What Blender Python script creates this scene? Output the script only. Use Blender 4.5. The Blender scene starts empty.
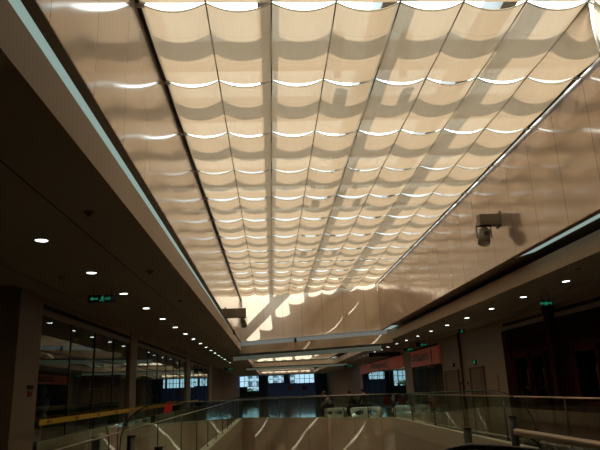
import bpy, bmesh, math, random
from mathutils import Vector, Matrix
random.seed(7)
C = bpy.context.scene.collection
PI = math.pi
E = 1.5                                  # eye height over the upper floor (z = 0)

# ------------------------------------------------------------------ materials
def mat(name, color=(.5, .5, .5), rough=.5, metal=0., emit=None, estr=0., noise=.06, nscale=6., bump=0., spec=.5,
        seam=None, seam_w=.012, alpha=None):
    m = bpy.data.materials.new(name); m.use_nodes = True
    nt = m.node_tree; N = nt.nodes; L = nt.links; b = N['Principled BSDF']
    b.inputs['Roughness'].default_value = rough; b.inputs['Metallic'].default_value = metal
    b.inputs['Specular IOR Level'].default_value = spec
    geo = N.new('ShaderNodeNewGeometry')
    nz = N.new('ShaderNodeTexNoise'); nz.inputs['Scale'].default_value = nscale; nz.inputs['Detail'].default_value = 3
    L.new(geo.outputs['Position'], nz.inputs['Vector'])
    mx = N.new('ShaderNodeMix'); mx.data_type = 'RGBA'
    mx.inputs['A'].default_value = tuple(max(0, c * (1 - noise)) for c in color) + (1,)
    mx.inputs['B'].default_value = tuple(min(1, c * (1 + noise)) for c in color) + (1,)
    L.new(nz.outputs['Fac'], mx.inputs['Factor'])
    col = mx.outputs['Result']
    if seam:                              # (axis vector, pitch, offset): thin dark joints between panels
        for ax, pitch, off in seam:
            d = N.new('ShaderNodeVectorMath'); d.operation = 'DOT_PRODUCT'; d.inputs[1].default_value = ax
            L.new(geo.outputs['Position'], d.inputs[0])
            a = N.new('ShaderNodeMath'); a.operation = 'ADD'; a.inputs[1].default_value = off + 100 * pitch
            L.new(d.outputs['Value'], a.inputs[0])
            q = N.new('ShaderNodeMath'); q.operation = 'MODULO'; q.inputs[1].default_value = pitch
            L.new(a.outputs[0], q.inputs[0])
            c = N.new('ShaderNodeMath'); c.operation = 'LESS_THAN'; c.inputs[1].default_value = seam_w
            L.new(q.outputs[0], c.inputs[0])
            m2 = N.new('ShaderNodeMix'); m2.data_type = 'RGBA'
            m2.inputs['B'].default_value = tuple(v * .35 for v in color) + (1,)
            L.new(col, m2.inputs['A']); L.new(c.outputs[0], m2.inputs['Factor']); col = m2.outputs['Result']
    L.new(col, b.inputs['Base Color'])
    if emit:
        b.inputs['Emission Color'].default_value = tuple(emit) + (1,); b.inputs['Emission Strength'].default_value = estr
    if bump:
        bp = N.new('ShaderNodeBump'); bp.inputs['Strength'].default_value = bump; bp.inputs['Distance'].default_value = .02
        n2 = N.new('ShaderNodeTexNoise'); n2.inputs['Scale'].default_value = 1.6; n2.inputs['Detail'].default_value = 1
        L.new(geo.outputs['Position'], n2.inputs['Vector'])
        L.new(n2.outputs['Fac'], bp.inputs['Height']); L.new(bp.outputs[0], b.inputs['Normal'])
    return m

def glass(name, tint=(.85, .95, .9), ior=1.5, gain=1.4, rough=0.):
    """thin pane: see-through with mirror reflection that grows at grazing angles"""
    m = bpy.data.materials.new(name); m.use_nodes = True
    nt = m.node_tree; N = nt.nodes; L = nt.links; N.remove(N['Principled BSDF'])
    t = N.new('ShaderNodeBsdfTransparent'); g = N.new('ShaderNodeBsdfGlossy'); g.inputs['Roughness'].default_value = rough
    nz = N.new('ShaderNodeTexNoise'); nz.inputs['Scale'].default_value = .7
    mx = N.new('ShaderNodeMix'); mx.data_type = 'RGBA'
    mx.inputs['A'].default_value = tuple(c * .96 for c in tint) + (1,); mx.inputs['B'].default_value = tuple(tint) + (1,)
    L.new(nz.outputs['Fac'], mx.inputs['Factor']); L.new(mx.outputs['Result'], t.inputs['Color'])
    g.inputs['Color'].default_value = (.9, 1, .95, 1)
    f = N.new('ShaderNodeFresnel')
    gg = N.new('ShaderNodeNewGeometry'); im = N.new('ShaderNodeMix'); im.data_type = 'FLOAT'
    im.inputs['A'].default_value = ior; im.inputs['B'].default_value = 1 / ior      # same reflectance on both faces of a thin pane
    L.new(gg.outputs['Backfacing'], im.inputs['Factor']); L.new(im.outputs['Result'], f.inputs['IOR'])
    k = N.new('ShaderNodeMath'); k.operation = 'MULTIPLY'; k.inputs[1].default_value = gain; k.use_clamp = True
    s = N.new('ShaderNodeMixShader'); L.new(f.outputs[0], k.inputs[0]); L.new(k.outputs[0], s.inputs[0])
    L.new(t.outputs[0], s.inputs[1]); L.new(g.outputs[0], s.inputs[2]); L.new(s.outputs[0], N['Material Output'].inputs['Surface'])
    return m

def fabric(name, color, openness=.1, trans=.62):
    """woven sun-screen cloth: scatters light through, lets a little straight through"""
    m = bpy.data.materials.new(name); m.use_nodes = True
    nt = m.node_tree; N = nt.nodes; L = nt.links; N.remove(N['Principled BSDF'])
    geo = N.new('ShaderNodeTexCoord')
    nz = N.new('ShaderNodeTexNoise'); nz.inputs['Scale'].default_value = 5; nz.inputs['Detail'].default_value = 5
    mp = N.new('ShaderNodeMapping'); mp.inputs['Scale'].default_value = (3, .5, 1)
    L.new(geo.outputs['Object'], mp.inputs['Vector']); L.new(mp.outputs[0], nz.inputs['Vector'])
    mx = N.new('ShaderNodeMix'); mx.data_type = 'RGBA'
    mx.inputs['A'].default_value = tuple(c * .93 for c in color) + (1,); mx.inputs['B'].default_value = tuple(min(1, c * 1.05) for c in color) + (1,)
    L.new(nz.outputs['Fac'], mx.inputs['Factor']); col = mx.outputs['Result']
    sp = N.new('ShaderNodeSeparateXYZ'); L.new(geo.outputs['Generated'], sp.inputs[0])
    for c0 in (.30, .66):                 # stitched creases across the panel
        d = N.new('ShaderNodeMath'); d.operation = 'SUBTRACT'; d.inputs[1].default_value = c0; L.new(sp.outputs['Y'], d.inputs[0])
        a = N.new('ShaderNodeMath'); a.operation = 'ABSOLUTE'; L.new(d.outputs[0], a.inputs[0])
        q = N.new('ShaderNodeMath'); q.operation = 'LESS_THAN'; q.inputs[1].default_value = .006; L.new(a.outputs[0], q.inputs[0])
        h = N.new('ShaderNodeMath'); h.operation = 'MULTIPLY'; h.inputs[1].default_value = .22; L.new(q.outputs[0], h.inputs[0])
        m2 = N.new('ShaderNodeMix'); m2.data_type = 'RGBA'; m2.inputs['B'].default_value = tuple(c * .5 for c in color) + (1,)
        L.new(col, m2.inputs['A']); L.new(h.outputs[0], m2.inputs['Factor']); col = m2.outputs['Result']
    t = N.new('ShaderNodeBsdfTranslucent'); d = N.new('ShaderNodeBsdfDiffuse'); tr = N.new('ShaderNodeBsdfTransparent')
    L.new(col, t.inputs['Color']); L.new(col, d.inputs['Color'])
    tr.inputs['Color'].default_value = (.97, .86, .70, 1)
    s1 = N.new('ShaderNodeMixShader'); s1.inputs[0].default_value = trans; L.new(d.outputs[0], s1.inputs[1]); L.new(t.outputs[0], s1.inputs[2])
    s2 = N.new('ShaderNodeMixShader'); s2.inputs[0].default_value = openness; L.new(s1.outputs[0], s2.inputs[1]); L.new(tr.outputs[0], s2.inputs[2])
    L.new(s2.outputs[0], N['Material Output'].inputs['Surface'])
    return m

def wood(name, color):
    m = mat(name, color, .75, noise=.0, spec=.05)
    nt = m.node_tree; N = nt.nodes; L = nt.links; b = N['Principled BSDF']
    w = N.new('ShaderNodeTexWave'); w.bands_direction = 'Y'; w.inputs['Scale'].default_value = 6; w.inputs['Distortion'].default_value = 4
    g = N.new('ShaderNodeNewGeometry'); L.new(g.outputs['Position'], w.inputs['Vector'])
    mx = N.new('ShaderNodeMix'); mx.data_type = 'RGBA'
    mx.inputs['A'].default_value = tuple(c * .7 for c in color) + (1,); mx.inputs['B'].default_value = tuple(color) + (1,)
    L.new(w.outputs['Fac'], mx.inputs['Factor']); L.new(mx.outputs['Result'], b.inputs['Base Color'])
    return m

M = {}
M['ceiling'] = mat('ceiling paint', (.50, .455, .40), .85, noise=.05, nscale=.6)
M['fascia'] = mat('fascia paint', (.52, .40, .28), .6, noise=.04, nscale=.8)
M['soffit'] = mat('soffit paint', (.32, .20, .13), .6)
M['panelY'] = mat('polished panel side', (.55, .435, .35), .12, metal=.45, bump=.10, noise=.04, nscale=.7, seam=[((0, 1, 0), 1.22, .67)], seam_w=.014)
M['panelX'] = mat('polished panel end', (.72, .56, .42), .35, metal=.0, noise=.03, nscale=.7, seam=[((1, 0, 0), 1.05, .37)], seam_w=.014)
M['panelL'] = mat('lower atrium panel', (.74, .56, .43), .45, noise=.04, nscale=.7, seam=[((1, 0, 0), 1.05, .37)], seam_w=.014)
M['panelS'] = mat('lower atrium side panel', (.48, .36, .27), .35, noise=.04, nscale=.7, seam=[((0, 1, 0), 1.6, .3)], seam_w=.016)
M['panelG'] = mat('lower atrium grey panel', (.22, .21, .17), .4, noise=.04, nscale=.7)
M['floorlow'] = mat('pale lower floor', (.62, .52, .40), .4)
M['floor'] = mat('polished stone floor', (.19, .165, .12), .06, spec=.35, noise=.12, nscale=1.2, seam=[((1, 0, 0), .9, .2), ((0, 1, 0), .9, .1)], seam_w=.008)
M['kerb'] = mat('stone kerb', (.62, .52, .38), .35)
M['wall'] = mat('beige wall', (.36, .28, .19), .5, noise=.05, nscale=.8)
M['wallpanel'] = mat('beige cladding', (.27, .20, .14), .75, spec=.15, noise=.05, seam=[((0, 1, 0), 3.1, .4)], seam_w=.09)
M['brown'] = mat('brown cladding', (.13, .075, .045), .5)
M['dark'] = mat('dark joint', (.02, .016, .012), .7)
M['black'] = mat('black plastic', (.012, .012, .012), .4)
M['steel'] = mat('brushed steel', (.42, .38, .32), .32, metal=.85)
M['bronze'] = mat('bronze tube', (.55, .40, .27), .28, metal=.8)
M['darksteel'] = mat('dark steel', (.06, .055, .05), .35, metal=.6)
M['wire'] = mat('brown wire', (.12, .075, .04), .5, metal=.3)
M['rail'] = mat('dark rail', (.035, .025, .018), .6)
M['clip'] = mat('white clip', (.85, .84, .8), .3)
M['fabric'] = fabric('sun screen cloth', (.285, .188, .112), .032, .58)
M['hem'] = fabric('pale hem cloth', (.60, .53, .40), .04, .6)
M['beam'] = mat('grey painted beam', (.30, .30, .30), .6)
M['glassroof'] = glass('roof glass', (.93, .97, .98), 1.3, .6)
M['balglass'] = glass('balustrade glass', (.80, .90, .83), 1.5, 2.2)
M['edge'] = mat('green glass edge', (.05, .12, .09), .2)
M['shopglass'] = glass('shop glass', (.55, .62, .58), 1.5, 1.45)
M['doorglass'] = glass('dark door glass', (.12, .14, .12), 1.4, .5)
M['winglass'] = glass('window glass', (.36, .43, .47), 1.4, .6)
M['cove'] = mat('cove light cover', (.5, .6, .58), .4, emit=(.45, .63, .58), estr=.52)
M['coveoff'] = mat('unlit cove cover', (.22, .18, .13), .6)
M['coveend'] = mat('end cove strip', (.42, .44, .41), .4, emit=(.62, .70, .68), estr=.16)
M['crossbar'] = mat('pale green trough', (.46, .50, .38), .3, emit=(.50, .56, .44), estr=.12)  # faint glow put in for reflected brightness; the bar holds no lamp
M['lamp'] = mat('downlight glow', (1, 1, 1), .5, emit=(.95, 1, .98), estr=9.)
M['lampring'] = mat('white ring', (.6, .58, .5), .4)
M['lens'] = mat('lamp lens', (.35, .34, .3), .1, metal=.5)
M['bracket'] = mat('taupe box', (.21, .165, .12), .45)
M['signblack'] = mat('sign black', (.008, .010, .008), .3)
M['green'] = mat('sign green', (.02, .25, .10), .5, emit=(.05, .75, .36), estr=.17)
M['orange'] = mat('shop sign red', (.50, .085, .03), .5, emit=(.5, .11, .05), estr=.07)  # glow put into the colour to brighten the boards
M['letter'] = mat('black letters', (.012, .01, .01), .4)
M['letterpale'] = mat('pale letters', (.5, .42, .3), .4)
M['redwood'] = wood('dark red wood', (.040, .010, .008))
M['redwood2'] = wood('carved red wood', (.06, .013, .009))
M['gold'] = mat('gold handle', (.12, .06, .02), .5, metal=.8)
M['red'] = mat('red plastic', (.75, .04, .02), .4, emit=(.8, .04, .02), estr=.12)  # faint glow put into the plastic; the notice board is no lamp
M['reddim'] = mat('dull red button', (.25, .03, .02), .5)
M['reddk'] = mat('dull red', (.13, .016, .012), .5)
M['tape'] = mat('yellow tape', (.62, .36, .02), .5, emit=(.6, .36, .02), estr=.03)  # slight glow put into the tape's colour
M['bench'] = mat('white bench', (.92, .91, .84), .35)
M['chairred'] = mat('red chair shell', (.55, .07, .03), .4)
M['skin'] = mat('skin', (.50, .28, .18), .5)
M['hair'] = mat('black hair', (.012, .01, .009), .5)
M['shirt'] = mat('greyish pink shirt', (.30, .24, .22), .8)
M['jacketd'] = mat('black jacket', (.014, .013, .014), .8)
M['jacketb'] = mat('dark brown jacket', (.035, .026, .02), .8)
M['trouser'] = mat('black trousers', (.012, .012, .015), .8)
M['shoe'] = mat('dark shoes', (.02, .018, .016), .5)
M['blue'] = mat('blue hoarding', (.02, .04, .09), .5, noise=.2, nscale=.8, emit=(.03, .055, .12), estr=.09)  # weak glow put into the paint; nothing lights the hoarding from within
M['teal'] = mat('dark teal wall', (.05, .085, .10), .6)
M['frame'] = mat('window frame', (.10, .12, .14), .5)
M['shopdark'] = mat('dark shop interior', (.045, .04, .036), .7)
M['rack'] = mat('display white', (.35, .36, .34), .5)
M['concrete'] = mat('pale outside building', (.6, .62, .62), .8)
M['leaf'] = mat('outside leaves', (.05, .09, .04), .8)

# ------------------------------------------------------------------ mesh helpers
class MB:
    def __init__(s): s.v = []; s.f = []; s.smooth = False
    def quad(s, *p):
        i = len(s.v); s.v += [tuple(q) for q in p]; s.f.append(tuple(range(i, i + len(p)))); return s
    def hexa(s, b, t):                    # 4 bottom points, 4 top points (counter-clockwise)
        i = len(s.v); s.v += [tuple(q) for q in b] + [tuple(q) for q in t]
        for f in ((3, 2, 1, 0), (4, 5, 6, 7), (0, 1, 5, 4), (1, 2, 6, 5), (2, 3, 7, 6), (3, 0, 4, 7)): s.f.append(tuple(i + k for k in f))
        return s
    def box(s, x0, x1, y0, y1, z0, z1):
        return s.hexa([(x0, y0, z0), (x1, y0, z0), (x1, y1, z0), (x0, y1, z0)], [(x0, y0, z1), (x1, y0, z1), (x1, y1, z1), (x0, y1, z1)])
    def bar(s, a, b, w, z0, z1):          # upright slab along plan line a-b, width w centred
        ax, ay = a; bx, by = b; dx, dy = bx - ax, by - ay; l = math.hypot(dx, dy); nx, ny = -dy / l * w / 2, dx / l * w / 2
        P = [(ax - nx, ay - ny), (bx - nx, by - ny), (bx + nx, by + ny), (ax + nx, ay + ny)]
        return s.hexa([(x, y, z0) for x, y in P], [(x, y, z1) for x, y in P])
    def tube(s, pts, r, n=10, caps=True, closed=False):
        pts = [Vector(p) for p in pts]; m = len(pts); rs = r if isinstance(r, (list, tuple)) else [r] * m
        base = len(s.v); up = None
        for k, p in enumerate(pts):
            if closed: t = pts[(k + 1) % m] - pts[k - 1]
            else: t = pts[min(k + 1, m - 1)] - pts[max(k - 1, 0)]
            t.normalize()
            if up is None:
                up = Vector((0, 0, 1)) if abs(t.z) < .9 else Vector((1, 0, 0))
            u = (up - up.dot(t) * t).normalized(); up = u; w = t.cross(u)
            for j in range(n):
                a = 2 * PI * j / n; q = p + (u * math.cos(a) + w * math.sin(a)) * rs[k]; s.v.append(tuple(q))
        for k in range(m if closed else m - 1):
            for j in range(n):
                a = base + k * n + j; b = base + k * n + (j + 1) % n; kk = (k + 1) % m
                s.f.append((a, b, base + kk * n + (j + 1) % n, base + kk * n + j))
        if caps and not closed:
            s.f.append(tuple(base + j for j in range(n))[::-1]); s.f.append(tuple(base + (m - 1) * n + j for j in range(n)))
        s.smooth = True
        return s
    def lathe(s, c, prof, n=20):          # profile (radius, z) turned about vertical through c
        base = len(s.v)
        for r, z in prof:
            for j in range(n):
                a = 2 * PI * j / n; s.v.append((c[0] + r * math.cos(a), c[1] + r * math.sin(a), c[2] + z))
        for k in range(len(prof) - 1):
            for j in range(n):
                a = base + k * n + j; b = base + k * n + (j + 1) % n; s.f.append((a, b, b + n, a + n))
        s.f.append(tuple(base + j for j in range(n))[::-1]); s.f.append(tuple(base + (len(prof) - 1) * n + j for j in range(n)))
        s.smooth = True
        return s
    def ball(s, c, rx, ry, rz, n=14, m=10):
        base = len(s.v)
        for i in range(1, m):
            t = PI * i / m
            for j in range(n):
                a = 2 * PI * j / n; s.v.append((c[0] + rx * math.sin(t) * math.cos(a), c[1] + ry * math.sin(t) * math.sin(a), c[2] + rz * math.cos(t)))
        top = len(s.v); s.v.append((c[0], c[1], c[2] + rz)); bot = len(s.v); s.v.append((c[0], c[1], c[2] - rz))
        for i in range(m - 2):
            for j in range(n):
                a = base + i * n + j; b = base + i * n + (j + 1) % n; s.f.append((a, a + n, b + n, b))
        for j in range(n):
            s.f.append((top, base + j, base + (j + 1) % n)); q = base + (m - 2) * n; s.f.append((bot, q + (j + 1) % n, q + j))
        s.smooth = True
        return s
    def prism(s, poly, o, ux, uy, d):     # 2-D polygon placed at o with axes ux, uy, thickness vector d
        o = Vector(o); ux = Vector(ux); uy = Vector(uy); d = Vector(d); i = len(s.v); n = len(poly)
        A = [o + ux * x + uy * y for x, y in poly]
        s.v += [tuple(p) for p in A] + [tuple(p + d) for p in A]
        s.f.append(tuple(range(i, i + n))[::-1]); s.f.append(tuple(range(i + n, i + 2 * n)))
        for k in range(n): s.f.append((i + k, i + (k + 1) % n, i + n + (k + 1) % n, i + n + k))
        return s

WORLD = {}                               # object -> world position of its origin
def build(name, mb, m, parent=None, origin=None, bevel=0., smooth=None):
    if parent is not None: org = Vector(WORLD[parent.name])
    elif origin is not None: org = Vector(origin)
    else:
        xs, ys, zs = zip(*mb.v); org = Vector(((min(xs) + max(xs)) / 2, (min(ys) + max(ys)) / 2, min(zs)))
    me = bpy.data.meshes.new(name); me.from_pydata([tuple(Vector(p) - org) for p in mb.v], [], mb.f); me.materials.append(m); me.update()
    bm = bmesh.new(); bm.from_mesh(me); bmesh.ops.recalc_face_normals(bm, faces=bm.faces); bm.to_mesh(me); bm.free()
    o = bpy.data.objects.new(name, me); C.objects.link(o)
    if parent is not None: o.parent = parent; WORLD[o.name] = org
    else: o.location = org; WORLD[o.name] = org
    if (mb.smooth if smooth is None else smooth):
        for p in me.polygons: p.use_smooth = len(p.vertices) < 5
    if bevel:
        md = o.modifiers.new('bevel', 'BEVEL'); md.width = bevel; md.segments = 2; md.limit_method = 'ANGLE'
    return o
def tag(o, label, cat, group=None):
    o['label'] = label; o['category'] = cat
    if group: o['group'] = group
    return o
def thing(name, label, cat, loc, group=None):
    o = bpy.data.objects.new(name, None); o.empty_display_size = .1; C.objects.link(o); o.location = loc; WORLD[o.name] = Vector(loc)
    return tag(o, label, cat, group)
def struct(name, mb, m, **k):
    o = build(name, mb, m, **k)
    if k.get('parent') is None: o['kind'] = 'structure'
    return o

# ------------------------------------------------------------------ layout numbers
XL, XR = -1.7, 5.55          # shaft walls
XC, XE = -1.7, 6.0           # edges of the ceiling beside the void
ZC, ZB, ZS, ZG = 3.7, 4.20, 6.6, 7.6   # ceiling, bottom of shaft wall, blinds, roof glass
WL, WR = -4.95, 8.5          # shop fronts
FAR = 95.
def wall_y(x): return 33.6 - .63 * x
def fas_y(x): return 33.3 - .63 * x
def kerb_y(x): return 32.45 - .90 * x
YN = 6.9                     # near edge of floor opening
KR = 5.35

# ------------------------------------------------------------------ floor
mb = MB()
mb.box(WL - 6, XL - .1, -4, FAR, -.35, 0)
mb.box(XL - .1, KR + .25, -4, YN, -.35, 0)
mb.hexa([(KR + .25, -4, -.35), (WR + 1, -4, -.35), (WR + 1, FAR, -.35), (KR + .25, FAR, -.35)], [(KR + .25, -4, 0), (WR + 1, -4, 0), (WR + 1, FAR, 0), (KR + .25, FAR, 0)])
a, b = XL - .1, KR + .25
mb.hexa([(a, kerb_y(a) + .1, -.35), (b, kerb_y(b) + .1, -.35), (b, FAR, -.35), (a, FAR, -.35)], [(a, kerb_y(a) + .1, 0), (b, kerb_y(b) + .1, 0), (b, FAR, 0), (a, FAR, 0)])
struct('floor', mb, M['floor'])
# pale kerb round the floor opening
mb = MB()
mb.box(XL - .1, XL + .08, YN, kerb_y(XL), -.4, .12)
mb.box(KR, KR + .2, YN, kerb_y(KR), -.4, .12)
mb.bar((XL - .1, kerb_y(XL - .1) + .05), (KR + .2, kerb_y(KR + .2) + .05), .14, -.4, .12)
struct('trim_1', mb, M['kerb'])
# lower atrium
mb = MB(); mb.bar((XL - .3, kerb_y(XL - .3) + .02), (KR + .5, kerb_y(KR + .5) + .02), .12, -9, -.02)
struct('wall_lower_end', mb, M['panelL'])
mb = MB(); mb.box(XL - .2, XL + .02, YN - 4, kerb_y(XL), -9, -.02); struct('wall_lower_left', mb, M['panelS'])
mb = MB(); mb.box(KR + .02, KR + .2, 19.2, kerb_y(KR), -9, -.02); struct('wall_lower_right', mb, M['panelS'])
mb = MB(); mb.box(KR + .02, KR + .2, YN - 4, 19.2, -9, -.02); struct('wall_lower_right_shaded', mb, M['panelG'])  # near stretch darker: shadow on this wall put into the colour
mb = MB(); mb.box(XL - .3, KR + .4, YN - 4, kerb_y(XL) + .5, -9.2, -9); struct('floor_lower', mb, M['floorlow'])
mb = MB(); mb.box(XL - .3, KR + .4, YN - 4.2, YN - 4, -9, -.35); struct('wall_lower_near', mb, M['panelG'])

# ------------------------------------------------------------------ ceilings beside and between the voids
VOIDS = [  # near edge function, far edge function
    (lambda x: 1.2, fas_y),
    (lambda x: 38.3 - .69 * x, lambda x: 58.8 - .29 * x),
    (lambda x: 60.5 - .29 * x, lambda x: 88. + 0 * x)]
def strip(mb, f0, f1, x0, x1, z0, z1):
    mb.hexa([(x0, f0(x0), z0), (x1, f0(x1), z0), (x1, f1(x1), z0), (x0, f1(x0), z0)], [(x0, f0(x0), z1), (x1, f0(x1), z1), (x1, f1(x1), z1), (x0, f1(x0), z1)])
mb = MB()
mb.box(WL - 6, XC - .06, -4, FAR, ZC, ZC + .06)
mb.box(XE + .06, WR + 1.2, -4, FAR, ZC, ZC + .06)
g = lambda k: VOIDS[k]
strip(mb, lambda x: -4, VOIDS[0][0], XC - .02, XE + .02, ZC, ZC + .06)
strip(mb, lambda x: VOIDS[0][1](x) + .02, VOIDS[1][0], XC - .02, XE + .02, ZC, ZC + .06)
strip(mb, lambda x: VOIDS[1][1](x) + .02, VOIDS[2][0], XC - .02, XE + .02, ZC, ZC + .06)
strip(mb, lambda x: VOIDS[2][1](x) + .02, lambda x: FAR, XC - .02, XE + .02, ZC, ZC + .06)
struct('ceiling', mb, M['ceiling'])
# shallow lines and lower border of the left and right ceilings
mb = MB()
mb.box(WL, -4.42, -4, FAR, ZC - .05, ZC - .002); mb.box(7.75, WR, -4, FAR, ZC - .05, ZC - .002)
struct('trim_2', mb, M['ceiling'])
mb = MB(); mb.box(-2.53, -2.515, -4, 60, ZC - .004, ZC - .001); struct('trim_3', mb, M['dark'])

def shaft(k, top, first):
    n, f = VOIDS[k]
    fb = f
    wy = wall_y if first else (lambda x: f(x) + .25)
    # fascia ring (left, right, end)
    mb = MB()
    mb.bar((XC - .03, n(XC)), (XC - .03, fb(XC)), .06, ZC, ZC + .38)
    mb.bar((XE + .03, n(XE)), (XE + .03, fb(XE)), .06, ZC, ZC + .38)
    mb.bar((XC - .05, fb(XC - .05) + .03), (XE + .05, fb(XE + .05) + .03), .06, ZC - (.17 if first else .0), ZC + (.27 if first else .36))
    struct('trim_%d' % (4 + 6 * k), mb, M['fascia'] if first else M['panelX'])  # farther fascias take the paler panel colour in place of missing light
    # soffit under the shaft walls, reaching out over the fascia
    zb = ZB; ze = wy(XL)
    zl = (lambda y: 4.38 - .18 * (y - 3) / 32) if first else (lambda y: ZB)
    def slab(mb, x0, x1, fz, t, y0, y1):
        return mb.hexa([(x0, y0, fz(y0)), (x1, y0, fz(y0)), (x1, y1, fz(y1)), (x0, y1, fz(y1))], [(x0, y0, fz(y0) + t), (x1, y0, fz(y0) + t), (x1, y1, fz(y1) + t), (x0, y1, fz(y1) + t)])
    mb = MB()
    slab(mb, XL - .105, XL, zl, .02, n(XL), wy(XL) + .3)
    mb.box(XR, XR + .13, n(XR), wy(XR) + .3, zb, zb + .02)
    strip(mb, lambda x: wy(x), lambda x: wy(x) + .08, XL - .1, XR + .1, zb, zb + .02)
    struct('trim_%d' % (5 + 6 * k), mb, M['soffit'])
    # cove light covers (lit) behind the soffit
    mb = MB(); e = .03
    ya, yb = n(XL), wy(XL) + .25
    mb.quad((XL - .105, ya, zl(ya) + e), (XL - .50, ya, zl(ya) + e), (XL - .50, fb(XL), zl(yb) + e), (XL - .105, yb, zl(yb) + e))
    ys = n(XR)
    if first:
        mb.quad((XR + .13, ys, zb + e), (XR + .34, ys, zb + e), (XR + .34, 12.6, zb + e), (XR + .13, 13.3, zb + e))
    y1 = wy(XR) + .3
    mb.quad((XR + .13, y1 - 2.2, zb + e), (XR + .5, y1 - 2.2, zb + e), (XR + .5, fb(XR) + .2, zb + e), (XR + .13, y1, zb + e))
    struct('trim_%d' % (6 + 6 * k), mb, M['cove'])
    mb = MB()
    mb.quad((XR + .10, n(XR), zb + .05), (XR + .95, n(XR), zb + .05), (XR + .95, y1, zb + .05), (XR + .10, y1, zb + .05))
    struct('trim_%d' % (7 + 6 * k), mb, M['coveoff'])
    mb = MB()
    mb.quad((XL - .19, wy(XL - .19) + .25, zb + .014), (XR + .12, wy(XR + .12) + .25, zb + .014), (XR + .75, fb(XR + .75) + .1, zb + .014), (XL - .55, fb(XL - .55) + .1, zb + .014))
    if first: mb.bar((XL - .1, fb(XL - .1) + .42), (XR + .3, fb(XR + .3) + .42), .04, ZC + .2, ZB + .1)
    struct('trim_%d' % (8 + 6 * k), mb, M['coveend'] if first else M['cove'])
    # close the recess behind the fascia
    mb = MB()
    mb.bar((XC - .6, n(XC)), (XC - .6, fb(XC) + 1), .06, ZC + .06, 4.6); mb.bar((XE + .5, n(XE)), (XE + .5, fb(XE) + .5), .06, ZC + .06, 4.6)
    mb.bar((XC - .6, fb(XC) + 1.), (XE + .5, fb(XE) + 1), .06, ZC + .06, zb + .3)
    struct('trim_%d' % (9 + 6 * k), mb, M['fascia'])
    s = ['', '_far', '_farthest'][k]
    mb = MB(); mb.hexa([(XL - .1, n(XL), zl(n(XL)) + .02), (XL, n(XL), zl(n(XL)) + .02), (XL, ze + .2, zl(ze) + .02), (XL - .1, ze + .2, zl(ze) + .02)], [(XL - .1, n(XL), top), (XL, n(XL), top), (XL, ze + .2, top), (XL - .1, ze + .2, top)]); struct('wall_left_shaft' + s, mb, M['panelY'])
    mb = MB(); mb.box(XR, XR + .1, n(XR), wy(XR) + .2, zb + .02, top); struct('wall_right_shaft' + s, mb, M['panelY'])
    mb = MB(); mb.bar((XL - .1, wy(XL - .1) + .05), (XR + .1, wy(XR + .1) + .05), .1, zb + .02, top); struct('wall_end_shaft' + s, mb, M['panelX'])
    mb = MB(); mb.box(XL - .1, XR + .1, n(0) - .1, n(0), ZC, top) if first else strip(mb, lambda x: n(x) - .1, n, XL - .1, XR + .1, ZC, top)
    struct('wall_near_shaft' + s, mb, M['panelX'])
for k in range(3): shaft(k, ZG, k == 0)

# roof slab that closes the building around the skylights
mb = MB()
mb.box(WL - 6, XL - .05, -4, FAR, ZG, ZG + .2); mb.box(XR + .05, WR + 1.2, -4, FAR, ZG, ZG + .2)
strip(mb, lambda x: -4, lambda x: VOIDS[0][0](x), XL - .05, XR + .05, ZG, ZG + .2)
strip(mb, lambda x: wall_y(x), lambda x: VOIDS[1][0](x), XL - .05, XR + .05, ZG, ZG + .2)
strip(mb, lambda x: VOIDS[1][1](x) + .25, lambda x: VOIDS[2][0](x), XL - .05, XR + .05, ZG, ZG + .2)
strip(mb, lambda x: VOIDS[2][1](x) + .25, lambda x: FAR, XL - .05, XR + .05, ZG, ZG + .2)
struct('ceiling_roof', mb, M['beam'])

mb = MB(); mb.box(XL, XR, 1.2, 4.88, ZS - .02, ZS + .04); struct('ceiling_near_sunblock', mb, M['fascia'])  # unseen cover added to keep sun out; the skylight would run on here
# skylight beams and panes
BX = [-1.62, .03, 1.92, 3.78, 5.47]
ROW0, PITCH = .7, 2.1
def skylight(k, name):
    n, f = VOIDS[k]; y0 = n(0); wy = wall_y if k == 0 else (lambda x: f(x) + .25)
    mb = MB()
    for x in BX[1:4]: mb.box(x - .11, x + .11, y0, wy(x), 7.06, 7.55)
    y = ROW0 + PITCH * 2 + .41 if k == 0 else y0 + .4
    while y < wy(XL):
        if y < wy(XR): mb.box(XL, XR, y - .1, y + .1, 7.06, 7.55)
        else: mb.box(XL, (33.6 - y) / .63 if k == 0 else XR, y - .1, y + .1, 7.06, 7.55)
        y += PITCH
    struct('trim_%d' % (30 + k), mb, M['beam'])
    mb = MB(); strip(mb, n, wy, XL, XR, ZG - .03, ZG - .02)
    w = struct('window_%d' % (1 + k), mb, M['glassroof'])
for k in range(3): skylight(k, '')

# small window motors on the roof beams
mot = None
for j, (x, y) in enumerate(((1.28, 9.55), (2.45, 9.55), (1.28, 15.85), (2.45, 15.85), (1.28, 22.15), (2.45, 22.15))):
    if mot is None:
        mb = MB(); mb.box(x - .10, x + .10, y - .55, y - .10, 7.05, 7.35)
        mb.box(x - .06, x + .06, y - .3, y - .22, 6.75, 7.1)
        mb.tube([(x, y - .50, 7.2), (x, y - .78, 7.28)], .11, 12)
        mot = build('roof_window_motor', mb, M['beam'], origin=(x, y, 7.0)); o = mot
    else:
        o = mot.copy(); C.objects.link(o); o.location = (x, y, 7.0)
    side = 'left' if x < 2 else 'right'
    tag(o, 'dark window motor above the cloth, %s of the middle beam, %s pair' % (side, ['nearest', 'second', 'third'][j // 2]), 'motor', 'window motors above the blinds')

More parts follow.
